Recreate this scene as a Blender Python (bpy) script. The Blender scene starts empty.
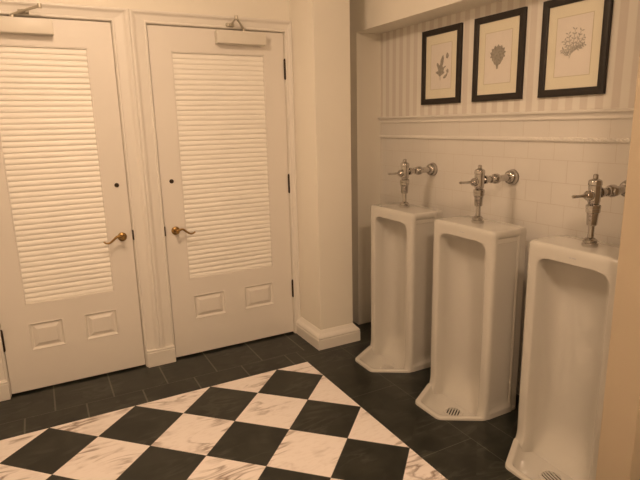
import bpy, bmesh, math, random
from mathutils import Vector, Matrix
random.seed(7)
C = bpy.context.scene.collection
PI = math.pi

# ---------------------------------------------------------------- materials
class N:
    """tiny wrapper that writes shader maths as Python expressions"""
    def __init__(s, nt, sock): s.nt, s.s = nt, sock
    def _m(s, op, b=None, c=None):
        n = s.nt.nodes.new('ShaderNodeMath'); n.operation = op
        s.nt.links.new(s.s, n.inputs[0])
        for k, v in ((1, b), (2, c)):
            if v is None: continue
            if isinstance(v, N): s.nt.links.new(v.s, n.inputs[k])
            else: n.inputs[k].default_value = v
        return N(s.nt, n.outputs[0])
    def __add__(s, b): return s._m('ADD', b)
    def __sub__(s, b): return s._m('SUBTRACT', b)
    def __mul__(s, b): return s._m('MULTIPLY', b)
    def __truediv__(s, b): return s._m('DIVIDE', b)
    def floor(s): return s._m('FLOOR')
    def fract(s): return s._m('FRACT')
    def abs(s): return s._m('ABSOLUTE')
    def lt(s, b): return s._m('LESS_THAN', b)
    def gt(s, b): return s._m('GREATER_THAN', b)
    def max(s, b): return s._m('MAXIMUM', b)
    def min(s, b): return s._m('MINIMUM', b)
    def mod2(s): return s._m('FLOORED_MODULO', 2.0)
    def inv(s): return s._m('SUBTRACT', 0.0)._m('MULTIPLY_ADD', -1.0, 1.0)

def new_mat(name):
    m = bpy.data.materials.new(name); m.use_nodes = True
    nt = m.node_tree
    return m, nt, nt.nodes['Principled BSDF']

def plain(name, col, rough=.5, metal=0.0, coat=0.0, vary=.03, scale=6.0, bump=0.0, bscale=60.0):
    m, nt, b = new_mat(name)
    tc = nt.nodes.new('ShaderNodeTexCoord')
    no = nt.nodes.new('ShaderNodeTexNoise'); no.inputs['Scale'].default_value = scale
    no.inputs['Detail'].default_value = 4
    nt.links.new(tc.outputs['Object'], no.inputs['Vector'])
    r = nt.nodes.new('ShaderNodeValToRGB')
    r.color_ramp.elements[0].position = .3; r.color_ramp.elements[1].position = .7
    r.color_ramp.elements[0].color = (*[c*(1-vary) for c in col], 1)
    r.color_ramp.elements[1].color = (*[min(1, c*(1+vary)) for c in col], 1)
    nt.links.new(no.outputs['Fac'], r.inputs['Fac'])
    nt.links.new(r.outputs['Color'], b.inputs['Base Color'])
    b.inputs['Roughness'].default_value = rough
    b.inputs['Metallic'].default_value = metal
    b.inputs['Coat Weight'].default_value = coat
    b.inputs['Coat Roughness'].default_value = .08
    if bump:
        n2 = nt.nodes.new('ShaderNodeTexNoise'); n2.inputs['Scale'].default_value = bscale
        nt.links.new(tc.outputs['Object'], n2.inputs['Vector'])
        bp = nt.nodes.new('ShaderNodeBump'); bp.inputs['Strength'].default_value = bump
        bp.inputs['Distance'].default_value = .002
        nt.links.new(n2.outputs['Fac'], bp.inputs['Height'])
        nt.links.new(bp.outputs['Normal'], b.inputs['Normal'])
    return m

def mixc(nt, fac, a, b):
    n = nt.nodes.new('ShaderNodeMix'); n.data_type = 'RGBA'
    if isinstance(fac, N): nt.links.new(fac.s, n.inputs[0])
    else: n.inputs[0].default_value = fac
    for k, v in ((6, a), (7, b)):
        if isinstance(v, tuple): n.inputs[k].default_value = (*v, 1)
        else: nt.links.new(v, n.inputs[k])
    return n.outputs[2]

def xyz(nt):
    tc = nt.nodes.new('ShaderNodeTexCoord'); s = nt.nodes.new('ShaderNodeSeparateXYZ')
    nt.links.new(tc.outputs['Object'], s.inputs[0])
    return tc, N(nt, s.outputs[0]), N(nt, s.outputs[1]), N(nt, s.outputs[2])

def floor_material():
    m, nt, b = new_mat('marble_floor')
    tc, x, y, z = xyz(nt)
    s = .3048; r2 = 2**.5
    a = (x + y) * (1/(r2*s)) + .5; c = (x - y) * (1/(r2*s)) + .5
    odd = (a.floor() + c.floor()).mod2()
    field = x.lt(0.0) * y.lt(0.0)
    black = (field * odd).max(field.inv())
    # grout inside the diamond field: a hairline
    fa = (a.fract() - .5).abs(); fc = (c.fract() - .5).abs()
    g_field = fa.max(fc).gt(.497) * field
    # border along the doors: a wide row and a narrow row of black tiles
    ydoor = y.gt(0.0)
    u1 = ((x + .245) * (1/.307)); u2 = ((x + .394) * (1/.307))
    hi = y.gt(.17)
    w = .0042/.307
    l1 = (u1.fract() - .5).abs().gt(.5 - w) * hi * x.lt(.09)
    l2 = (u2.fract() - .5).abs().gt(.5 - w) * hi.inv() * x.lt(-.05)
    l3 = (y - .17).abs().lt(.0015)
    l4 = (x - .0).abs().lt(.0018) * y.lt(.17)
    g_door = l1.max(l2).max(l3 * x.lt(.02)).max(l4) * ydoor
    # border along the urinals
    xb = x.gt(0.0)
    k1 = (x - .305).abs().lt(.0014)
    k2 = (x - .48).abs().lt(.0014) * y.lt(-.9)
    k3 = (y + .541).abs().lt(.0014) * x.lt(.305)
    k4 = (y + 1.165).abs().lt(.0014) * x.lt(.305)
    k5 = (y + 1.47).abs().lt(.0014)
    k6 = (y - .065).abs().lt(.0014)
    g_uri = k1.max(k2).max(k3).max(k4).max(k5).max(k6) * xb * y.lt(.1)
    grout = g_door.max(g_uri)
    # each tile gets its own piece of stone
    wn = nt.nodes.new('ShaderNodeTexWhiteNoise'); wn.noise_dimensions = '2D'
    cb = nt.nodes.new('ShaderNodeCombineXYZ')
    nt.links.new(a.floor().s, cb.inputs[0]); nt.links.new(c.floor().s, cb.inputs[1])
    nt.links.new(cb.outputs[0], wn.inputs['Vector'])
    mul = nt.nodes.new('ShaderNodeVectorMath'); mul.operation = 'SCALE'; mul.inputs['Scale'].default_value = 30
    nt.links.new(wn.outputs['Color'], mul.inputs[0])
    add = nt.nodes.new('ShaderNodeVectorMath'); add.operation = 'ADD'
    nt.links.new(tc.outputs['Object'], add.inputs[0]); nt.links.new(mul.outputs[0], add.inputs[1])
    # veins, drawn out along one diagonal
    mp = nt.nodes.new('ShaderNodeMapping'); mp.inputs['Rotation'].default_value = (0, 0, math.radians(-35))
    mp.inputs['Scale'].default_value = (1.0, 3.2, 1.0)
    nt.links.new(add.outputs[0], mp.inputs['Vector'])
    v1 = nt.nodes.new('ShaderNodeTexNoise'); v1.inputs['Scale'].default_value = 2.6
    v1.inputs['Detail'].default_value = 7; v1.inputs['Distortion'].default_value = 1.1
    nt.links.new(mp.outputs[0], v1.inputs['Vector'])
    vein = (N(nt, v1.outputs['Fac']) - .5).abs() * 17.0
    vein = vein.min(1.0).inv()
    v2 = nt.nodes.new('ShaderNodeTexNoise'); v2.inputs['Scale'].default_value = 5; v2.inputs['Detail'].default_value = 3
    nt.links.new(add.outputs[0], v2.inputs['Vector'])
    patch = ((N(nt, v2.outputs['Fac']) - .44) * 5.0).max(0.0).min(1.0)
    v3 = nt.nodes.new('ShaderNodeTexNoise'); v3.inputs['Scale'].default_value = 22; v3.inputs['Detail'].default_value = 6
    nt.links.new(mp.outputs[0], v3.inputs['Vector'])
    fine = ((N(nt, v3.outputs['Fac']) - .5) * 3.0).max(0.0).min(1.0)
    white = mixc(nt, fine * .5, (.90, .83, .80), (.66, .57, .51))
    white = mixc(nt, vein * patch * .9, white, (.22, .15, .11))
    v4 = nt.nodes.new('ShaderNodeTexNoise'); v4.inputs['Scale'].default_value = 7; v4.inputs['Detail'].default_value = 8
    v4.inputs['Distortion'].default_value = .7
    nt.links.new(add.outputs[0], v4.inputs['Vector'])
    cl = ((N(nt, v4.outputs['Fac']) - .38) * 3.0).max(0.0).min(1.0)
    dark = mixc(nt, cl, (.006, .008, .006), (.024, .026, .020))
    dark = mixc(nt, vein * patch * .10, dark, (.35, .35, .30))
    col = mixc(nt, black, white, dark)
    col = mixc(nt, g_field, col, (.10, .09, .07))
    col = mixc(nt, grout * .36, col, (.27, .26, .21))
    nt.links.new(col, b.inputs['Base Color'])
    rg = black * .02 + .28
    nt.links.new(rg.s, b.inputs['Roughness'])
    bp = nt.nodes.new('ShaderNodeBump'); bp.inputs['Strength'].default_value = .4; bp.inputs['Distance'].default_value = .001
    nt.links.new((grout.max(g_field)).inv().s, bp.inputs['Height'])
    nt.links.new(bp.outputs['Normal'], b.inputs['Normal'])
    return m

def tile_wall_material():
    # rectangular glazed wall tiles up to the moulding, striped wallpaper above it
    m, nt, b = new_mat('tile_and_wallpaper')
    tc, x, y, z = xyz(nt)
    upper = z.gt(1.415)
    rowf = (z - .0140) * (1/.1085)
    row = rowf.floor()
    off = row.mod2() * .5
    uf = ((y + .794) * (1/.157)) + off
    ufu = ((y + .600) * (1/.157))
    jt1 = (uf.fract() - .5).abs().gt(.5 - .0075)
    jtu = (ufu.fract() - .5).abs().gt(.5 - .0075)
    jh = (rowf.fract() - .5).abs().gt(.5 - .011)
    joint = (jt1.max(jh) * upper.inv()).max(jtu * upper)
    paper = z.gt(1.53)
    st = (((y + .02) * (1/.0765)).fract() - .5).abs()
    band = ((st - .25) * 14.0 + .5).max(0.0).min(1.0)
    no = nt.nodes.new('ShaderNodeTexNoise'); no.inputs['Scale'].default_value = 3
    nt.links.new(tc.outputs['Object'], no.inputs['Vector'])
    tcol = mixc(nt, N(nt, no.outputs['Fac']), (.72, .685, .635), (.76, .725, .675))
    tcol = mixc(nt, joint * .75, tcol, (.55, .49, .42))
    pcol = mixc(nt, band, (.80, .765, .70), (.69, .635, .575))
    col = mixc(nt, paper, tcol, pcol)
    nt.links.new(col, b.inputs['Base Color'])
    rg = paper * .45 + .2 + joint * .3
    nt.links.new(rg.s, b.inputs['Roughness'])
    bp = nt.nodes.new('ShaderNodeBump'); bp.inputs['Strength'].default_value = .5; bp.inputs['Distance'].default_value = .0015
    nt.links.new((joint * paper.inv()).inv().s, bp.inputs['Height'])
    nt.links.new(bp.outputs['Normal'], b.inputs['Normal'])
    return m

M = {}
M['floor'] = floor_material()
M['tilewall'] = tile_wall_material()
M['wall'] = plain('wall_paint', (.86, .82, .735), .6, vary=.015, scale=2, bump=.15, bscale=160)
M['partition'] = plain('partition_shaded_paint', (.50, .41, .295), .6, vary=.015, scale=2, bump=.15, bscale=160)  # base colour darkened to stand for the weaker light on the partition
M['ceiling'] = plain('ceiling_paint', (.80, .77, .71), .8, vary=.01)
M['trim'] = plain('trim_paint', (.80, .765, .71), .38, vary=.012, scale=3)
M['door'] = plain('door_paint', (.80, .76, .705), .38, vary=.012, scale=3)
M['louver'] = plain('louver_paint', (.93, .90, .84), .42, vary=.02, scale=5)
M['porcelain'] = plain('porcelain', (.62, .595, .545), .14, coat=.5, vary=.012, scale=3)
M['dome'] = plain('strainer_glaze', (.62, .595, .545), .2, vary=.03)
M['hole'] = plain('drain_dark', (.02, .016, .012), .6)
M['chrome'] = plain('chrome', (.52, .50, .48), .09, metal=1, vary=.05, scale=40)
M['brass'] = plain('antique_brass', (.36, .23, .09), .33, metal=1, vary=.2, scale=60)
M['bronze'] = plain('dark_bronze', (.045, .03, .018), .4, metal=.6, vary=.2, scale=60)
M['frame'] = plain('dark_frame_wood', (.014, .009, .006), .5, vary=.3, scale=30)
M['mat'] = plain('cream_mat_board', (.80, .75, .60), .8, vary=.01)
M['matline'] = plain('mat_bevel_line', (.60, .54, .38), .8, vary=.02)
M['paper'] = plain('print_paper', (.80, .74, .67), .85, vary=.02, scale=25)
M['ink'] = plain('grey_brown_ink', (.33, .30, .25), .9, vary=.3, scale=90)
M['inkpale'] = plain('pale_grey_ink', (.46, .43, .38), .9, vary=.25, scale=90)
M['mark'] = plain('faded_blue_mark', (.42, .42, .45), .5, vary=.1, scale=200)
M['closer'] = plain('closer_paint', (.74, .70, .62), .4, vary=.02)
M['arm'] = plain('closer_arm_metal', (.50, .46, .38), .38, metal=.55, vary=.06)

def glass_mat():
    m, nt, b = new_mat('picture_glass')
    b.inputs['Base Color'].default_value = (1, 1, 1, 1)
    b.inputs['Roughness'].default_value = .02
    b.inputs['Transmission Weight'].default_value = 1
    b.inputs['IOR'].default_value = 1.0
    out = nt.nodes['Material Output']
    tr = nt.nodes.new('ShaderNodeBsdfTransparent'); gl = nt.nodes.new('ShaderNodeBsdfGlossy')
    gl.inputs['Roughness'].default_value = .03
    fr = nt.nodes.new('ShaderNodeFresnel'); fr.inputs['IOR'].default_value = 1.45
    mx = nt.nodes.new('ShaderNodeMixShader')
    ge = nt.nodes.new('ShaderNodeNewGeometry')
    k = N(nt, fr.outputs[0]) * N(nt, ge.outputs['Backfacing']).inv()
    nt.links.new(k.s, mx.inputs[0]); nt.links.new(tr.outputs[0], mx.inputs[1]); nt.links.new(gl.outputs[0], mx.inputs[2])
    nt.links.new(mx.outputs[0], out.inputs['Surface'])
    return m
M['glass'] = glass_mat()
def emit_mat(name, col, st):
    m, nt, b = new_mat(name)
    b.inputs['Base Color'].default_value = (.9, .88, .8, 1)
    b.inputs['Emission Color'].default_value = (*col, 1); b.inputs['Emission Strength'].default_value = st
    return m

# ---------------------------------------------------------------- geometry helpers
def obj(name, bm, mat, parent=None, smooth=False, angle=None):
    bmesh.ops.recalc_face_normals(bm, faces=bm.faces)
    me = bpy.data.meshes.new(name); bm.to_mesh(me); bm.free()
    for mm in (mat if isinstance(mat, (list, tuple)) else [mat]): me.materials.append(mm)
    if smooth:
        for p in me.polygons: p.use_smooth = True
        if angle: me.set_sharp_from_angle(angle=math.radians(angle))
    o = bpy.data.objects.new(name, me); C.objects.link(o)
    if parent: o.parent = parent
    return o

def box(bm, x0, x1, y0, y1, z0, z1, bev=0.0, seg=2):
    r = bmesh.ops.create_cube(bm, size=1)
    for v in r['verts']:
        v.co = Vector(((x0+x1)/2 + v.co.x*(x1-x0), (y0+y1)/2 + v.co.y*(y1-y0), (z0+z1)/2 + v.co.z*(z1-z0)))
    if bev:
        es = list({e for v in r['verts'] for e in v.link_edges})
        bmesh.ops.bevel(bm, geom=es, offset=bev, segments=seg, affect='EDGES', profile=.6)

FAT = 1.0
def lathe(bm, prof, mtx=Matrix(), n=24, cap=True):
    """prof: [(r, h)] turned round local Z, then placed by mtx"""
    rings = []
    for r, h in prof:
        r *= FAT
        rings.append([bm.verts.new(mtx @ Vector((r*math.cos(2*PI*i/n), r*math.sin(2*PI*i/n), h))) for i in range(n)])
    for a, b in zip(rings, rings[1:]):
        for i in range(n):
            j = (i+1) % n
            bm.faces.new((a[i], a[j], b[j], b[i]))
    if cap:
        bm.faces.new(rings[0][::-1]); bm.faces.new(rings[-1])

def axis(p, d):
    return Matrix.Translation(Vector(p)) @ Vector((0, 0, 1)).rotation_difference(Vector(d).normalized()).to_matrix().to_4x4()

def tube(bm, pts, rad, n=12):
    pts = [Vector(q) for q in pts]
    if not isinstance(rad, (list, tuple)): rad = [rad]*len(pts)
    rings = []; up = None
    for i, q in enumerate(pts):
        d = (pts[min(i+1, len(pts)-1)] - pts[max(i-1, 0)]).normalized()
        if up is None: up = d.orthogonal().normalized()
        up = (up - d*up.dot(d)).normalized(); s = d.cross(up)
        rings.append([bm.verts.new(q + (up*math.cos(2*PI*k/n) + s*math.sin(2*PI*k/n))*rad[i]) for k in range(n)])
    for a, b in zip(rings, rings[1:]):
        for k in range(n):
            j = (k+1) % n; bm.faces.new((a[k], a[j], b[j], b[k]))
    bm.faces.new(rings[0][::-1]); bm.faces.new(rings[-1])

def prism(bm, prof, fn0, fn1):
    """a 2-D profile swept straight: fn0/fn1 turn a profile point into its two end positions"""
    a = [bm.verts.new(fn0(*q)) for q in prof]; b = [bm.verts.new(fn1(*q)) for q in prof]
    n = len(prof)
    for i in range(n):
        j = (i+1) % n; bm.faces.new((a[i], a[j], b[j], b[i]))
    bm.faces.new(a[::-1]); bm.faces.new(b)

def spline(pts, k=6):
    out = []; P = [Vector(q) for q in pts]
    for i in range(len(P)-1):
        p0 = P[max(i-1, 0)]; p1 = P[i]; p2 = P[i+1]; p3 = P[min(i+2, len(P)-1)]
        for j in range(k):
            t = j/k
            out.append(.5*((2*p1) + (p2-p0)*t + (2*p0-5*p1+4*p2-p3)*t*t + (3*p1-p0-3*p2+p3)*t**3))
    out.append(P[-1]); return out

def tag(o, label=None, cat=None, group=None, kind=None):
    if label: o['label'] = label
    if cat: o['category'] = cat
    if group: o['group'] = group
    if kind: o['kind'] = kind
    return o

def empty(name, loc):
    o = bpy.data.objects.new(name, None); C.objects.link(o); o.location = loc; o.empty_display_size = .1
    return o

def structure(name, bm, mat, label, cat, **k):
    return tag(obj(name, bm, mat, **k), label, cat, None, 'structure')

# ---------------------------------------------------------------- measures (metres)
D = .485           # plane of the door wall
W1 = .630          # plane of the bulkhead over the urinals
W2 = .830          # back of the alcove
YA = .370          # far side of the alcove
ZH = 2.116         # underside of the bulkhead
CEIL = 2.62
XL, YF = -2.55, -4.3
D1 = (-1.690, -.934); D2 = (-.734, .134); DH = 2.10
PY0, PY1, PX = -1.879, -1.749, .392     # partition between the urinals and the near end

# ---------------------------------------------------------------- urinal outline (also cuts the floor)
LIP = [(-.205, -.096), (-.205, .097), (-.004, .224), (.235, .221), (.235, -.221), (-.004, -.224)]
def offset_poly(poly, d):
    n = len(poly); out = []
    def line(i):
        a = Vector(poly[i]); b = Vector(poly[(i+1) % n]); t = (b-a).normalized()
        nrm = Vector((t.y, -t.x))
        c = Vector((0.05, 0))
        if nrm.dot(c-a) < 0: nrm = -nrm
        return a + nrm*d, t
    for i in range(n):
        p, t = line((i-1) % n); q, s = line(i)
        den = t.x*s.y - t.y*s.x
        k = ((q.x-p.x)*s.y - (q.y-p.y)*s.x)/den
        out.append(p + t*k)
    return out
def rounded(poly, rad, k=5):
    n = len(poly); out = []
    for i in range(n):
        p = Vector(poly[i]); a = (Vector(poly[i-1]) - p); b = (Vector(poly[(i+1) % n]) - p)
        ra = min(rad, a.length*.45, b.length*.45)
        s = p + a.normalized()*ra; e = p + b.normalized()*ra
        for j in range(k+1):
            t = j/k; out.append(s*(1-t)**2 + p*2*t*(1-t) + e*t*t)
        nx = Vector(poly[(i+1) % n])
        m = (p + nx)/2
        out.append(m)
    return out

UC = [-.240, -.864, -1.502]    # y of the three urinals
UX = .477

# ---------------------------------------------------------------- floor
bm = bmesh.new()
box(bm, XL-.1, W2+.1, YF-.1, D+.16, -.15, 0)
fl = structure('floor', bm, M['floor'], 'black and white marble floor laid in diamonds with a black tiled border', 'floor')
cut = bmesh.new()
for yc in UC:
    pl = rounded(offset_poly(LIP, .012), .02)
    prism(cut, [(q.x, q.y) for q in pl], lambda a, b: Vector((UX+a, yc+b, -.12)), lambda a, b: Vector((UX+a, yc+b, .05)))
co = obj('cutter', cut, M['floor'])
md = fl.modifiers.new('cut', 'BOOLEAN'); md.object = co; md.solver = 'EXACT'
bpy.context.view_layer.update()
dg = bpy.context.evaluated_depsgraph_get()
nm = bpy.data.meshes.new_from_object(fl.evaluated_get(dg))
fl.modifiers.clear(); fl.data = nm
bpy.data.objects.remove(co)

# ---------------------------------------------------------------- shell
g = .0035
bm = bmesh.new()
box(bm, XL, D1[0]-g, D, D+.14, 0, CEIL)
box(bm, D1[0]-g, D2[1]+g, D, D+.14, DH+g, CEIL)
box(bm, D1[1]+g, D2[0]-g, D, D+.14, 0, DH+g)
box(bm, D2[1]+g, W1+.1, D, D+.14, 0, CEIL)
structure('wall_back', bm, M['wall'], 'cream painted wall that holds the two white doors', 'wall')
bm = bmesh.new(); box(bm, XL-.1, XL, YF-.1, D+.14, 0, CEIL)
structure('wall_left', bm, M['wall'], 'cream painted side wall out of view at the left', 'wall')
bm = bmesh.new(); box(bm, XL, W1+.3, YF-.1, YF, 0, CEIL)
structure('wall_front', bm, M['wall'], 'cream painted wall behind the viewer', 'wall')
bm = bmesh.new(); box(bm, XL-.1, W2+.1, YF-.1, D+.14, CEIL, CEIL+.1)
structure('ceiling', bm, M['ceiling'], 'plain off-white ceiling above the washroom', 'ceiling')
bm = bmesh.new(); box(bm, W2, W2+.1, PY0+.01, YA+.01, 0, ZH+.02)
structure('wall_right', bm, M['tilewall'], 'alcove wall behind the urinals, cream tiles below, striped wallpaper above', 'wall')
bm = bmesh.new(); box(bm, W1, W2+.1, YA, D+.001, 0, CEIL, 0)
structure('wall_alcove_far', bm, M['wall'], 'narrow cream wall at the far end of the urinal alcove, beside the column', 'wall')
bm = bmesh.new(); box(bm, W1, W2+.1, PY1-.001, YA+.0005, ZH, CEIL)
structure('wall_bulkhead', bm, M['wall'], 'cream bulkhead that hangs above the urinal alcove', 'wall')
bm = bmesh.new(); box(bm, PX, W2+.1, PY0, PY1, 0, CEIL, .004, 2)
structure('wall_partition', bm, M['partition'], 'tan end of the partition wall, coloured darker for its shade, at the right edge of the picture', 'wall')
bm = bmesh.new(); box(bm, W1, W1+.1, YF, PY0+.001, 0, CEIL)
structure('wall_right_near', bm, M['wall'], 'cream painted wall beyond the right edge of the partition', 'wall')

# ---------------------------------------------------------------- casings
def casing(name, x0, x1, left_w, right_w, label, head_w=.072):
    """x0, x1: edges of the door opening; the profile steps from an inner bead to an outer band"""
    def prof(w):   # (distance from opening, projection)
        return [(.002, 0), (.002, .014), (.006, .018), (.012, .018), (.016, .013), (w*.62, .017), (w*.70, .020),
                (w*.78, .027), (w*.86, .030), (w-.004, .030), (w, .026), (w, 0)]
    t = bmesh.new()
    zt = DH+.003
    P, Q, R_ = prof(left_w), prof(right_w), prof(head_w)
    n = len(P); H = [[], [], [], []]
    for i in range(n):
        H[0].append(t.verts.new((x0-P[i][0], D-P[i][1], 0)))
        H[1].append(t.verts.new((x0-P[i][0], D-P[i][1], zt+R_[i][0])))
        H[2].append(t.verts.new((x1+Q[i][0], D-Q[i][1], zt+R_[i][0])))
        H[3].append(t.verts.new((x1+Q[i][0], D-Q[i][1], 0)))
    for a, b in zip(H, H[1:]):
        for i in range(n-1): t.faces.new((a[i], a[i+1], b[i+1], b[i]))
    o = structure(name, t, M['trim'], label, 'door casing')
    return o
c1 = casing('trim_1', D1[0]-g, D1[1]+g,   .098, .0962, 'white moulded casing round the left door')
c2 = casing('trim_2', D2[0]-g, D2[1]+g, .0962, .046, 'white moulded casing round the right door next to the column')
def plinth(x0, x1, par):
    t = bmesh.new(); box(t, x0, x1, D-.040, D-.0005, 0, .098, .004)
    box(t, x0+.003, x1-.003, D-.036, D-.0005, .098, .112, .004)
    obj('plinth_block', t, M['trim'], par)
plinth(D1[1]+.012, D2[0]-.010, c1); plinth(D1[0]-.106, D1[0]-.006, c1)
def strike(x, par):
    t = bmesh.new(); box(t, x-.0035, x+.0035, D-.0205, D+.004, .845, .905, .001); obj('strike_plate', t, M['bronze'], par)
strike(D1[1]+.0045, c1); strike(D2[0]-.0045, c2)

# ---------------------------------------------------------------- doors
def raised_panel(x0, x1, z0, z1, par):
    t = bmesh.new(); yf = D+.002
    steps = [(0, 0), (.005, -.002), (.011, .006), (.015, .011), (.021, .011), (.040, .001), (.042, .0005)]
    rings = []
    for d, dep in steps:
        rings.append([t.verts.new((a, yf+dep, b)) for a, b in ((x0+d, z0+d), (x1-d, z0+d), (x1-d, z1-d), (x0+d, z1-d))])
    for a, b in zip(rings, rings[1:]):
        for i in range(4):
            j = (i+1) % 4; t.faces.new((a[i], a[j], b[j], b[i]))
    t.faces.new(rings[-1])
    bk = [t.verts.new((a, yf+.02, b)) for a, b in ((x0, z0), (x1, z0), (x1, z1), (x0, z1))]
    for i in range(4):
        j = (i+1) % 4; t.faces.new((rings[0][i], rings[0][j], bk[j], bk[i]))
    t.faces.new(bk)
    return obj('raised_panel', t, M['door'], par)

def door(name, x0, x1, lx0, lx1, panels, hinge_right, closer, label, seed):
    rnd = random.Random(seed)
    yf, yb = D+.002, D+.044
    zb, z0l, z1l = .012, .533, 1.958
    pz0, pz1 = .252, .421
    t = bmesh.new()
    def b(a0, a1, c0, c1): box(t, a0, a1, yf, yb, c0, c1)
    b(x0, lx0, zb, DH); b(lx1, x1, zb, DH); b(lx0, lx1, z1l, DH)
    b(lx0, lx1, pz1, z0l); b(lx0, lx1, zb, pz0)
    (a0, a1), (b0, b1) = panels
    b(lx0, a0, pz0, pz1) if a0-lx0 > .001 else None
    b(a1, b0, pz0, pz1)
    b(b1, lx1, pz0, pz1) if lx1-b1 > .001 else None
    bmesh.ops.remove_doubles(t, verts=t.verts, dist=.00005)
    dd = structure(name, t, M['door'], label, 'door')
    for a, c in panels: raised_panel(a, c, pz0, pz1, dd)
    # louvres: overlapping tilted slats held in a narrow bead
    t = bmesh.new()
    n = 46; pitch = (z1l-z0l-.012)/n
    for i in range(n):
        zc = z0l+.006 + pitch*(i+.5); tilt = math.radians(13+rnd.uniform(-6, 6)); h = pitch*.62
        c, s = math.cos(tilt), math.sin(tilt)
        yo = yf+.016
        prof = []
        for (p, q) in ((-h, .002), (-.98*h, -.0042), (-.80*h, -.0072), (-.45*h, -.0094), (0, -.0100), (.35*h, -.0088), (.7*h, -.0058), (1.0*h, -.0015), (1.0*h, .002)):
            # p runs up the slat, q through it; the bottom edge leans out
            prof.append((yo + p*s + q*c, zc + p*c - q*s))
        wob = rnd.uniform(-.0009, .0009)
        prism(t, prof, lambda y, z: Vector((lx0+.004, y, z-wob)), lambda y, z: Vector((lx1-.004, y, z+wob)))
    obj('louver_panel', t, M['louver'], dd, smooth=True, angle=30)
    t = bmesh.new()
    for (a0, a1, c0, c1) in ((lx0, lx0+.007, z0l, z1l), (lx1-.007, lx1, z0l, z1l), (lx0, lx1, z1l-.007, z1l), (lx0, lx1, z0l, z0l+.007)):
        box(t, a0, a1, yf+.002, yb-.004, c0, c1, .0015, 1)
    obj('louver_bead', t, M['door'], dd)
    t = bmesh.new(); box(t, lx0+.006, lx1-.006, yb-.006, yb-.003, z0l+.006, z1l-.006)
    obj('backing_board', t, M['louver'], dd)
    # lever handle and deadbolt on the side away from the hinges
    sx = 1 if hinge_right else -1
    lx = (x0+.066) if hinge_right else (x1-.058); lz = .869
    t = bmesh.new()
    lathe(t, [(.027, 0), (.027, .004), (.023, .009), (.014, .012), (.011, .03), (.011, .05), (.012, .053), (.010, .058)], axis((lx, yf, lz), (0, -1, 0)), 24)
    hd = obj('lever_handle', t, M['brass'], dd, smooth=True, angle=50)
    t = bmesh.new()
    y = yf-.048
    pts = spline([(lx, y, lz), (lx+sx*.018, y-.004, lz+.012), (lx+sx*.036, y-.004, lz+.012), (lx+sx*.056, y-.003, lz-.004),
                  (lx+sx*.078, y-.002, lz-.020), (lx+sx*.098, y-.002, lz-.020), (lx+sx*.112, y-.004, lz-.010)])
    tube(t, pts, [.0085 - .0040*i/(len(pts)-1) for i in range(len(pts))], 10)
    obj('lever', t, M['brass'], hd, smooth=True, angle=60)
    t = bmesh.new()
    lathe(t, [(.0135, 0), (.0135, .003), (.011, .005), (.0095, .0055), (.0095, .003), (.002, .003)], axis((lx, yf, 1.184), (0, -1, 0)), 20)
    obj('lock_cylinder', t, M['bronze'], dd, smooth=True, angle=40)
    hx = x1+.002 if hinge_right else x0-.002
    for hz in (1.873, 1.111, .347):
        t = bmesh.new()
        lathe(t, [(.003, -.067), (.006, -.063), (.0075, -.060), (.0075, .060), (.006, .063), (.003, .067)], Matrix.Translation((hx, yf-.006, hz)), 12)
        box(t, hx-.001 if hinge_right else hx-.001, hx+.002, yf-.004, yf+.014, hz-.058, hz+.058)
        obj('hinge', t, M['bronze'], dd, smooth=True, angle=40)
    # door closer
    bx0, bx1, px, br, el = closer
    t = bmesh.new(); box(t, bx0, bx1, yf-.062, yf, 2.012, 2.088, .006)
    cb_ = obj('door_closer', t, M['closer'], dd, smooth=True, angle=40)
    t = bmesh.new(); lathe(t, [(.012, 0), (.012, .012), (.008, .018)], Matrix.Translation((px, yf-.030, 2.088)), 16)
    p0 = Vector((px, yf-.030, 2.103)); e = Vector(el); q = Vector(br)
    tube(t, [p0, p0.lerp(e, .5)+Vector((0, 0, .002)), e], [.0075, .006, .0075], 8)
    obj('main_arm', t, M['arm'], cb_, smooth=True, angle=50)
    t = bmesh.new()
    tube(t, [e, e.lerp(q, .5), q], [.0065, .005, .006], 8)
    lathe(t, [(.010, -.010), (.011, 0), (.010, .012)], Matrix.Translation(e), 14)
    box(t, q.x-.026, q.x+.026, D-.030, D-.008, q.z-.010, q.z+.010, .002, 1)
    box(t, q.x-.010, q.x+.010, q.y-.006, D-.026, q.z-.008, q.z+.008, .002, 1)
    obj('forearm', t, M['arm'], cb_, smooth=True, angle=50)
    return dd

door('door_1', *D1, -1.556, -1.070, ((-1.556, -1.372), (-1.258, -1.070)), False,
     (-1.553, -1.232, -1.417, (-1.362, D-.045, 2.122), (-1.286, .37, 2.138)),
     'left white louvered door with its hinges at the left picture edge and lever on its right', 3)
door('door_2', *D2, -.606, -.008, ((-.588, -.370), (-.234, -.012)), True,
     (-.333, -.012, -.150, (-.236, D-.045, 2.124), (-.226, .37, 2.152)),
     'right white louvered door beside the column, lever on its left', 5)

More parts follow.
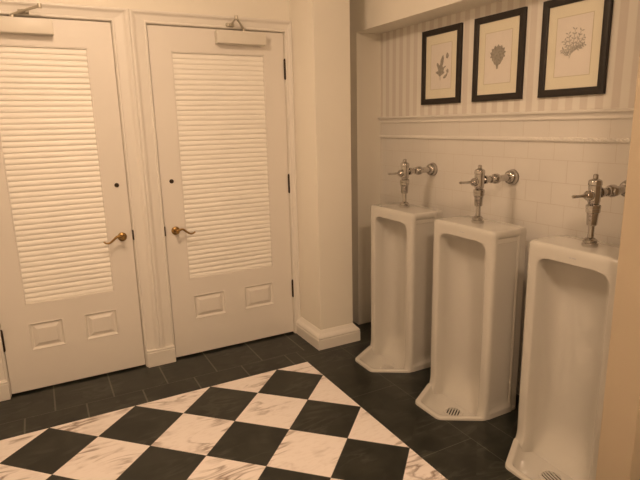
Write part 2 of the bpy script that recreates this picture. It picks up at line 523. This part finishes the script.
# ---------------------------------------------------------------- column
col = empty('column', (.3125, .3, 0))
tag(col, 'square cream column standing right of the doors on a moulded base', 'column', None, 'structure')
def local(t, o): bmesh.ops.translate(t, verts=t.verts, vec=-o.location)
t = bmesh.new(); box(t, .184, .443, .150, D, .05, CEIL, .003); local(t, col); obj('shaft', t, M['wall'], col)
t = bmesh.new()
def ring(bm, d, z): return [bm.verts.new(q) for q in ((.184-d, D, z), (.184-d, .150-d, z), (.443+d, .150-d, z), (.443+d, D, z))]
bp_ = [(.038, 0), (.038, .066), (.036, .069), (.033, .070), (.036, .073), (.037, .080), (.034, .088), (.027, .097), (.016, .107), (.008, .118), (.003, .126), (-.002, .128)]
rs = [ring(t, d, z) for d, z in bp_]
for a, b in zip(rs, rs[1:]):
    for i in range(3): t.faces.new((a[i], a[i+1], b[i+1], b[i]))
local(t, col); obj('base', t, M['trim'], col)

# ---------------------------------------------------------------- mouldings in the alcove
bm = bmesh.new()
pf = [(0, 1.506), (.006, 1.506), (.010, 1.512), (.010, 1.522), (.016, 1.532), (.026, 1.538), (.028, 1.544), (.024, 1.549), (0, 1.551)]
prism(bm, pf, lambda a, z: Vector((W2-a, PY1, z)), lambda a, z: Vector((W2-a, YA, z)))
structure('trim_3', bm, M['trim'], 'cream ledge moulding between the wallpaper and the tiles', 'moulding')
bm = bmesh.new()
prism(bm, [(0, 1.402), (.005, 1.402), (.006, 1.406), (.006, 1.422), (.005, 1.426), (0, 1.426)],
      lambda a, z: Vector((W2-a, PY1, z)), lambda a, z: Vector((W2-a, YA, z)))
for ph in (0, 1):   # two strands of the rope
    n = 700; pts = []
    rings = []
    for i in range(n+1):
        y = PY1 + (YA-PY1)*i/n; a = 2*PI*(y/.040) + ph*PI
        pts.append((W2-.007-.0035*math.cos(a), y, 1.414+.0045*math.sin(a)))
    tube(bm, pts, .0058, 6)
structure('trim_4', bm, M['trim'], 'thin cream rope moulding running through the tiled wall', 'moulding', smooth=True, angle=50)

# ---------------------------------------------------------------- urinals
def urinal_body():
    t = bmesh.new()
    hw = .222
    def level(z, w, dep, pi_, fs, hx=0.0, inset=0.0, cav=True):
        """half outline from the back centre round to the cavity centre"""
        H = []
        h = hw+hx-inset; xf = -fs+inset; xb = .188
        H += [(.240-inset, 0), (.240-inset, .205-inset), (.196, .205-inset), (xb, h-.002), (xb-.003, h), (xb-.014, h), (xb-.019, h-pi_)]
        H += [(.034, h-pi_), (.029, h)]
        r = .020
        for k in range(5):
            a = PI/2*k/4; hf = hw-inset; H.append((xf+r-r*math.sin(a), hf-r+r*math.cos(a)))
        q = w+.022
        kk = 1 if cav else 0
        H += [(xf, max(q-.006, w)), (xf+.0008*kk, w+.0065), (xf+.0030*kk, w+.0028), (xf+.0075*kk, w+.0006), (.024 if cav else xf, w-.002), (.044 if cav else xf, w-.005)]
        wi = w-.005
        for k in range(1, 13):
            a = PI/2*k/12
            cx = .044 + dep*math.sin(a)**.95
            if not cav: cx = xf
            H.append((cx, wi*math.cos(a)**.75 if k < 12 else 0))
        return [(x, v, z) for x, v in H] + [(x, -v, z) for x, v in H[-2:0:-1]]
    L = []
    zb = -.075
    for z in (zb, -.05, -.03, 0.0, .006, .014, .022, .030, .036, .042, .052, .065, .085, .11, .15, .3, .5, .7, .82, .88):
        f = max(0, 1-max(z, 0)/.075)
        fs = .014*f**2
        uu = max(0, (.17-z)/.21)**2
        dep = .100 - .070*min(1.3, uu)
        sk = .005 if z < .032 else (.003 if z < .040 else 0)
        pi_ = 0 if z < .045 else (.004 if z < .06 else .008)
        w = .166 - .002*min(1.3, uu)
        L.append(level(z, w, dep, pi_, fs, sk))
    zc = .876; r = .050
    for k in range(1, 9):
        a = PI/2*k/8; z = zc + r*math.sin(a); w = .166-r+r*math.cos(a)
        dep = .100 - .062*(k/8)**2
        L.append(level(z, w, dep, .008, 0))
    L.append(level(zc+r+.0015, .113, .03, .006, 0))
    L.append(level(zc+r+.004, .120, 0, .006, 0, cav=False))
    for z, pi_, ins in ((.950, .008, 0), (.957, .003, 0), (.960, 0, 0), (.972, 0, 0), (.982, 0, .0015), (.988, 0, .0045), (.991, 0, .009), (.992, 0, .014)):
        L.append(level(z, .120, 0, pi_, 0, inset=ins, cav=False))
    rings = [[t.verts.new(q) for q in l] for l in L]
    n = len(rings[0])
    for a, b in zip(rings, rings[1:]):
        for i in range(n):
            j = (i+1) % n; t.faces.new((a[i], a[j], b[j], b[i]))
    # lid
    hN = (n)//2
    top = rings[-1]
    m = len(top)
    # stitch the two halves left and right across the middle line
    half = n//2
    for i in range(half):
        a, b = top[i], top[i+1]; c, d = top[(n-i-1) % n], top[(n-i) % n]
        vs = []
        for v in (a, b, c, d):
            if v not in vs: vs.append(v)
        if len(vs) >= 3:
            try: t.faces.new(vs)
            except ValueError: pass
    return t

def urinal_pan():
    t = bmesh.new()
    steps = [(0, -.02), (0, .007), (.0008, .0115), (.003, .0143), (.006, .0152), (.022, .0150), (.026, .0135), (.0295, .008), (.034, -.004),
             (.040, -.017), (.048, -.029), (.060, -.040), (.076, -.049)]
    rings = []
    for d, z in steps:
        pl = rounded(offset_poly(LIP, d), .022+d*.25)
        rings.append([Vector((q.x, q.y, z)) for q in pl])
    # last rings blend to the round drain
    c = Vector((-.010, 0, -.061)); last = rings[-1]
    for k, f in ((1, .35), (2, .7), (3, 1.0)):
        rg = []
        for q in last:
            d = Vector((q.x-c.x, q.y-c.y)); dn = d.normalized()*.053
            rg.append(Vector((c.x + d.x*(1-f)+dn.x*f, c.y + d.y*(1-f)+dn.y*f, q.z*(1-f)+c.z*f)))
        rings.append(rg)
    rings.append([Vector((c.x+(q.x-c.x)*.9, c.y+(q.y-c.y)*.9, -.075)) for q in rings[-1]])
    V = [[t.verts.new(q) for q in rg] for rg in rings]
    n = len(V[0])
    for a, b in zip(V, V[1:]):
        for i in range(n):
            j = (i+1) % n; t.faces.new((a[i], a[j], b[j], b[i]))
    t.faces.new(V[-1])
    return t

ULAB = ['farthest white porcelain urinal, beside the far alcove wall and the column',
        'middle white porcelain urinal, under the gap right of the round-leaf print',
        'nearest white porcelain urinal, cut off by the partition at the right']
ULAB[1] = 'middle one of the three white porcelain floor urinals'
VLAB = ['chrome flush valve on top of the farthest urinal', 'chrome flush valve on top of the middle urinal',
        'chrome flush valve on top of the nearest urinal, its pipe running behind the partition']
def make_urinal():
    r = empty('urinal', (UX, UC[0], 0))
    bo = obj('basin', urinal_body(), M['porcelain'], r, smooth=True, angle=38)
    obj('drip_lip', urinal_pan(), M['porcelain'], r, smooth=True, angle=50)
    t = bmesh.new()
    cx, cz = -.010, -.0605
    def ringp(r0, r1, z0, z1):
        lathe(t, [(r0, z0), (r1, z0), (r1, z1), (r0, z1), (r0, z0)], Matrix.Translation((cx, 0, 0)), 32, cap=False)
    ringp(.042, .0525, cz-.003, cz+.002)
    for k in range(-2, 4):
        x = k*.0145-.00725; h = math.sqrt(.043**2-x*x)
        box(t, cx+x-.0036, cx+x+.0036, -h, h, cz-.003, cz+.002, .0008, 1)
    st = obj('strainer', t, M['dome'], r)
    t = bmesh.new(); lathe(t, [(.001, 0), (.042, 0), (.042, .001), (.001, .001)], Matrix.Translation((cx, 0, cz-.010)), 24)
    obj('drain_opening', t, M['hole'], st)
    t = bmesh.new()   # small faded maker's mark on the top of the front
    box(t, -.0006, .001, -.022, -.004, .955, .9585); box(t, -.0006, .001, .002, .008, .9545, .959)
    obj('maker_mark', t, M['mark'], r)
    return tag(r, ULAB[0], 'urinal', 'floor standing urinals in the alcove')
u0 = make_urinal()
u0.children  # parts
def copy_tree(o, parent=None):
    c = o.copy(); C.objects.link(c)
    if parent: c.parent = parent
    for ch in [q for q in bpy.data.objects if q.parent == o]: copy_tree(ch, c)
    return c
urinals = [u0]
for i in (1, 2):
    c = copy_tree(u0); c.location = (UX, UC[i], 0); c['label'] = ULAB[i]; urinals.append(c)
for u, a in zip(urinals, (20, -55, -14)):
    for q in bpy.data.objects:
        if q.parent == u and q.name.startswith('strainer'):
            # turn the grating about the drain centre
            rm = Matrix.Translation((-.010, 0, 0)) @ Matrix.Rotation(math.radians(a), 4, 'Z') @ Matrix.Translation((.010, 0, 0))
            q.matrix_local = rm

# ---------------------------------------------------------------- flush valves
def make_valve():
    Z0 = .9922
    r = empty('flush_valve', (UX+.112, UC[0], Z0))
    def h(z): return z-Z0
    t = bmesh.new()
    lathe(t, [(.027, h(Z0)), (.028, h(.996)), (.028, h(1.008)), (.0245, h(1.010)), (.0245, h(1.019)), (.020, h(1.024)), (.016, h(1.028)), (.0115, h(1.030)), (.0115, h(1.040))], Matrix(), 6*4)
    obj('spud_nut', t, M['chrome'], r, smooth=True, angle=35)
    t = bmesh.new()
    lathe(t, [(.0108, h(1.035)), (.0108, h(1.082))], Matrix(), 20)
    obj('flush_tube', t, M['chrome'], r, smooth=True, angle=35)
    t = bmesh.new()
    lathe(t, [(.0165, h(1.081)), (.0180, h(1.084)), (.0200, h(1.125)), (.0215, h(1.132)), (.0245, h(1.136)), (.0245, h(1.150)), (.0255, h(1.152)), (.0255, h(1.164)), (.022, h(1.168))], Matrix(), 12)
    obj('vacuum_breaker', t, M['chrome'], r, smooth=True, angle=25)
    t = bmesh.new()
    lathe(t, [(.017, h(1.167)), (.0205, h(1.176)), (.022, h(1.186)), (.022, h(1.246)), (.0235, h(1.248)), (.0235, h(1.262)), (.021, h(1.267)), (.012, h(1.2725)), (.009, h(1.274)), (.009, h(1.288)), (.006, h(1.292))], Matrix(), 24)
    obj('valve_body', t, M['chrome'], r, smooth=True, angle=35)
    # supply to the wall
    L = W2-UX-.112
    t = bmesh.new()
    ax = axis((0, 0, h(1.214)), (1, 0, 0))
    lathe(t, [(.013, .015), (.013, .030), (.020, .031), (.020, .045), (.0125, .047), (.0125, .075), (.018, .077), (.018, .088), (.0135, .090)], ax, 16)
    obj('tailpiece', t, M['chrome'], r, smooth=True, angle=35)
    t = bmesh.new()
    lathe(t, [(.0135, .088), (.020, .095), (.0235, .108), (.0235, .124), (.019, .136), (.0155, .140), (.0155, L-.020)], ax, 20)
    lathe(t, [(.014, 0), (.0165, .012), (.0165, .026), (.013, .031), (.006, .033)], axis((.116, 0, h(1.214)), (-.25, -1, .0)), 16)
    obj('stop_valve', t, M['chrome'], r, smooth=True, angle=35)
    t = bmesh.new()
    lathe(t, [(.014, L-.040), (.021, L-.039), (.028, L-.034), (.0325, L-.026), (.0345, L-.016), (.035, L-.006), (.037, L-.0030), (.037, L-.0006)], ax, 28)
    obj('wall_flange', t, M['chrome'], r, smooth=True, angle=35)
    t = bmesh.new()
    hx = axis((0, 0, h(1.206)), (-1, 0, .03))
    lathe(t, [(.012, .015), (.0165, .024), (.0185, .030), (.0185, .040), (.016, .046), (.011, .052), (.0075, .056), (.0062, .060), (.0050, .095), (.0055, .120), (.0060, .130), (.0045, .134)], hx, 18)
    obj('handle', t, M['chrome'], r, smooth=True, angle=35)
    return tag(r, VLAB[0], 'flush valve', 'chrome flush valves above the urinals')
FAT = 1.13
v0 = make_valve()
FAT = 1.0
for i in (1, 2):
    c = copy_tree(v0); c.location.y = UC[i]; c['label'] = VLAB[i]

v0.rotation_euler.z = math.radians(5)
# ---------------------------------------------------------------- framed botanical prints
LIFT = [0]
def flat(bm, pts, x, thick=.0004):
    """pts: outline, first coordinate towards the right of the picture (world -y), second up"""
    if len(pts) < 3: return
    LIFT[0] = (LIFT[0]+1) % 12; x = x - LIFT[0]*.00008
    a = [bm.verts.new((x, -p, q)) for p, q in pts]; b = [bm.verts.new((x+thick, -p, q)) for p, q in pts]
    n = len(pts)
    bm.faces.new(a); bm.faces.new(b[::-1])
    for i in range(n):
        j = (i+1) % n; bm.faces.new((a[i], b[i], b[j], a[j]))
def oval(cx, cy, rx, ry, ang=0, n=12):
    ca, sa = math.cos(ang), math.sin(ang)
    return [(cx + rx*math.cos(2*PI*i/n)*ca - ry*math.sin(2*PI*i/n)*sa, cy + rx*math.cos(2*PI*i/n)*sa + ry*math.sin(2*PI*i/n)*ca) for i in range(n)]

def picture(yL, kind, label):
    W, H, zb = .346, .440, 1.615
    zc = zb+H/2; yc = yL-W/2
    r = empty('framed_picture', (W2, yc, zb))
    tag(r, label, 'framed print', 'framed botanical prints over the urinals')
    b = .034; h = -(-zb)
    t = bmesh.new()
    X = lambda d: -d     # depth out of the wall
    # mitred frame, swept profile
    pf = [(0, .0008), (0, .016), (.002, .018), (.012, .019), (.026, .018), (b-.001, .0155), (b, .014), (b, .0008)]
    cor = [(-W/2, 0), (W/2, 0), (W/2, H), (-W/2, H)]; sg = [(1, 1), (-1, 1), (-1, -1), (1, -1)]
    R4 = [[t.verts.new((-d, cy+o*sy, cz+o*sz)) for o, d in pf] for (cy, cz), (sy, sz) in zip(cor, sg)]
    for i in range(4):
        A, B = R4[i], R4[(i+1) % 4]
        for k in range(len(pf)):
            l = (k+1) % len(pf); t.faces.new((A[k], A[l], B[l], B[k]))
    obj('frame', t, M['frame'], r)
    t = bmesh.new(); box(t, -.008, -.0008, -W/2+b-.002, W/2-b+.002, b-.002, H-b+.002); mt = obj('mat_board', t, M['mat'], r)
    iw, ih = .048, .056
    y0, y1, z0, z1 = -W/2+b+iw, W/2-b-iw, b+ih, H-b-ih
    t = bmesh.new(); k = .003
    for (a0, a1, c0, c1) in ((y0-k, y1+k, z0-k, z0), (y0-k, y1+k, z1, z1+k), (y0-k, y0, z0, z1), (y1, y1+k, z0, z1)):
        box(t, -.0088, -.0079, a0, a1, c0, c1)
    obj('mat_line', t, M['matline'], mt)
    t = bmesh.new(); box(t, -.0085, -.0079, y0, y1, z0, z1); pp = obj('print', t, M['paper'], r)
    t = bmesh.new(); x = -.0092; cz = H/2
    rnd = random.Random(kind)
    if kind == 0:      # lobed oak leaf with acorns
        def P(l): return [((a-166)/12/100*.98+.006, (250-c)/12/150*.85+cz+.004) for a, c in l]
        flat(t, P([(185, 125), (172, 135), (155, 185), (150, 250), (135, 225), (118, 208), (112, 235), (128, 290), (132, 312), (108, 318), (102, 332), (125, 350), (135, 365), (150, 385), (165, 370),
                   (190, 352), (200, 335), (188, 318), (196, 290), (214, 268), (205, 258), (186, 275), (176, 262), (186, 215), (190, 160)]), x)
        flat(t, P([(213, 125), (225, 102), (238, 120), (243, 145), (230, 176), (212, 165)]), x)
        flat(t, P([(218, 320), (230, 296), (243, 312), (243, 345), (228, 350)]), x)
        flat(t, P([(182, 402), (196, 378), (216, 362), (236, 352), (228, 378), (212, 408), (192, 412)]), x)
        for l in ([(150, 385), (152, 430), (156, 430), (156, 380)], [(226, 345), (215, 372), (220, 374), (231, 348)]): flat(t, P(l), x)
        mk = M['ink']
    elif kind == 1:    # one rounded ragged leaf head on a short stem
        pts = []
        n = 72
        for i in range(n):
            a = 2*PI*i/n
            rr = 1 + .09*math.sin(a*13+.6) + rnd.uniform(-.05, .05)
            pts.append((.050*rr*math.cos(a), cz+.020 + .041*rr*math.sin(a)))
        flat(t, pts, x)
        for s in (-1, 1):
            for k in range(3):
                flat(t, oval(s*(.029-.006*k), cz-.008-.010*k, .013-.002*k, .006, s*.7), x)
        flat(t, [(-.014, cz-.005), (.014, cz-.005), (.016, cz-.025), (.007, cz-.040), (.006, cz-.056), (-.006, cz-.058), (-.008, cz-.042), (-.016, cz-.024)], x)
        mk = M['ink']
    else:              # airy sprig of many small leaves
        def seg(p, q, w):
            d = Vector(q)-Vector(p); nn = Vector((-d.y, d.x)).normalized()*w
            flat(t, [(p[0]+nn.x, p[1]+nn.y), (q[0]+nn.x*.6, q[1]+nn.y*.6), (q[0]-nn.x*.6, q[1]-nn.y*.6), (p[0]-nn.x, p[1]-nn.y)], x)
        base = (-.016, cz-.052)
        for k, ang in enumerate((2.6, 2.2, 1.85, 1.45, 1.05, .7, .3)):
            L = (.060, .078, .092, .100, .098, .082, .062)[k]
            p = (base[0]+.005*k-.002, base[1]+.010+.004*k)
            q = (p[0]+L*math.cos(ang)*.72, p[1]+L*math.sin(ang))
            seg(p, q, .0021)
            for j in range(1, 6):
                f = j/5; m = (p[0]+(q[0]-p[0])*f, p[1]+(q[1]-p[1])*f)
                for s in (-1, 1):
                    a2 = ang+s*rnd.uniform(.7, 1.1); ll = rnd.uniform(.006, .010)
                    flat(t, oval(m[0]+ll*math.cos(a2), m[1]+ll*math.sin(a2), ll*.8, .0030, a2, 8), x)
        seg(base, (base[0]+.02, base[1]+.06), .0014)
        mk = M['inkpale']
    obj('botanical_drawing', t, mk, pp)
    t = bmesh.new(); box(t, -.0125, -.0112, -W/2+b-.001, W/2-b+.001, b-.001, H-b+.001); obj('glass_pane', t, M['glass'], r)
    return r
picture(-.103, 0, 'dark framed print of a lobed oak leaf with acorns, farthest of the three')
picture(-.551, 1, 'dark framed print of a dense rounded leaf, the middle one of three')
picture(-1.001, 2, 'dark framed print of a pale airy sprig, nearest the partition')

# ---------------------------------------------------------------- ceiling lights (out of the frame)
def lamp(x, y, power, size, label):
    r = empty('ceiling_light', (x, y, CEIL))
    tag(r, label, 'ceiling light', 'round ceiling lights')
    t = bmesh.new(); lathe(t, [(size/2, -.012), (size/2+.03, -.012), (size/2+.03, -.0005), (size/2, -.0005), (size/2, -.012)], Matrix(), 32, cap=False)
    obj('trim_ring', t, M['closer'], r)
    t = bmesh.new(); R_ = size/2
    lathe(t, [(R_, -.002)] + [(R_*math.cos(PI/2*k/8), -.004-R_*.62*math.sin(PI/2*k/8)) for k in range(8)] + [(.002, -.004-R_*.62)], Matrix(), 32)
    obj('glass_dome', t, emit_mat('lit_glass_dome', (1.0, .69, .45), power), r, smooth=True)
    return r
lamp(-1.15, -.80, 64, .34, 'round glass dome ceiling light in front of the two doors')
lamp(-.72, -2.85, 92, .34, 'round glass dome ceiling light nearer the entrance')

w = bpy.data.worlds.new('World'); bpy.context.scene.world = w; w.use_nodes = True
w.node_tree.nodes['Background'].inputs[0].default_value = (.02, .015, .01, 1)
w.node_tree.nodes['Background'].inputs[1].default_value = .3

# ---------------------------------------------------------------- camera
a, b, c = -.4880231, -.2189334, .0235150
Rz = Matrix.Rotation(a, 3, 'Z'); Rx = Matrix.Rotation(b, 3, 'X'); Ry = Matrix.Rotation(c, 3, 'Y')
R = Rz @ Rx @ Ry
cm = Matrix((R.col[0], R.col[2], -R.col[1])).transposed().to_4x4()
cam = bpy.data.cameras.new('Camera'); cam.sensor_width = 36; cam.lens = 526.16*36/640; cam.clip_start = .01
cobj = bpy.data.objects.new('Camera', cam); C.objects.link(cobj)
cobj.matrix_world = Matrix.Translation((-1.40128, -2.85619, 1.51916)) @ cm
sc = bpy.context.scene; sc.camera = cobj
sc.view_settings.view_transform = 'Standard'; sc.view_settings.look = 'None'; sc.view_settings.gamma = 1
sc.view_settings.exposure = 0.09
sc.view_settings.use_curve_mapping = False
sc.cycles.max_bounces = 8
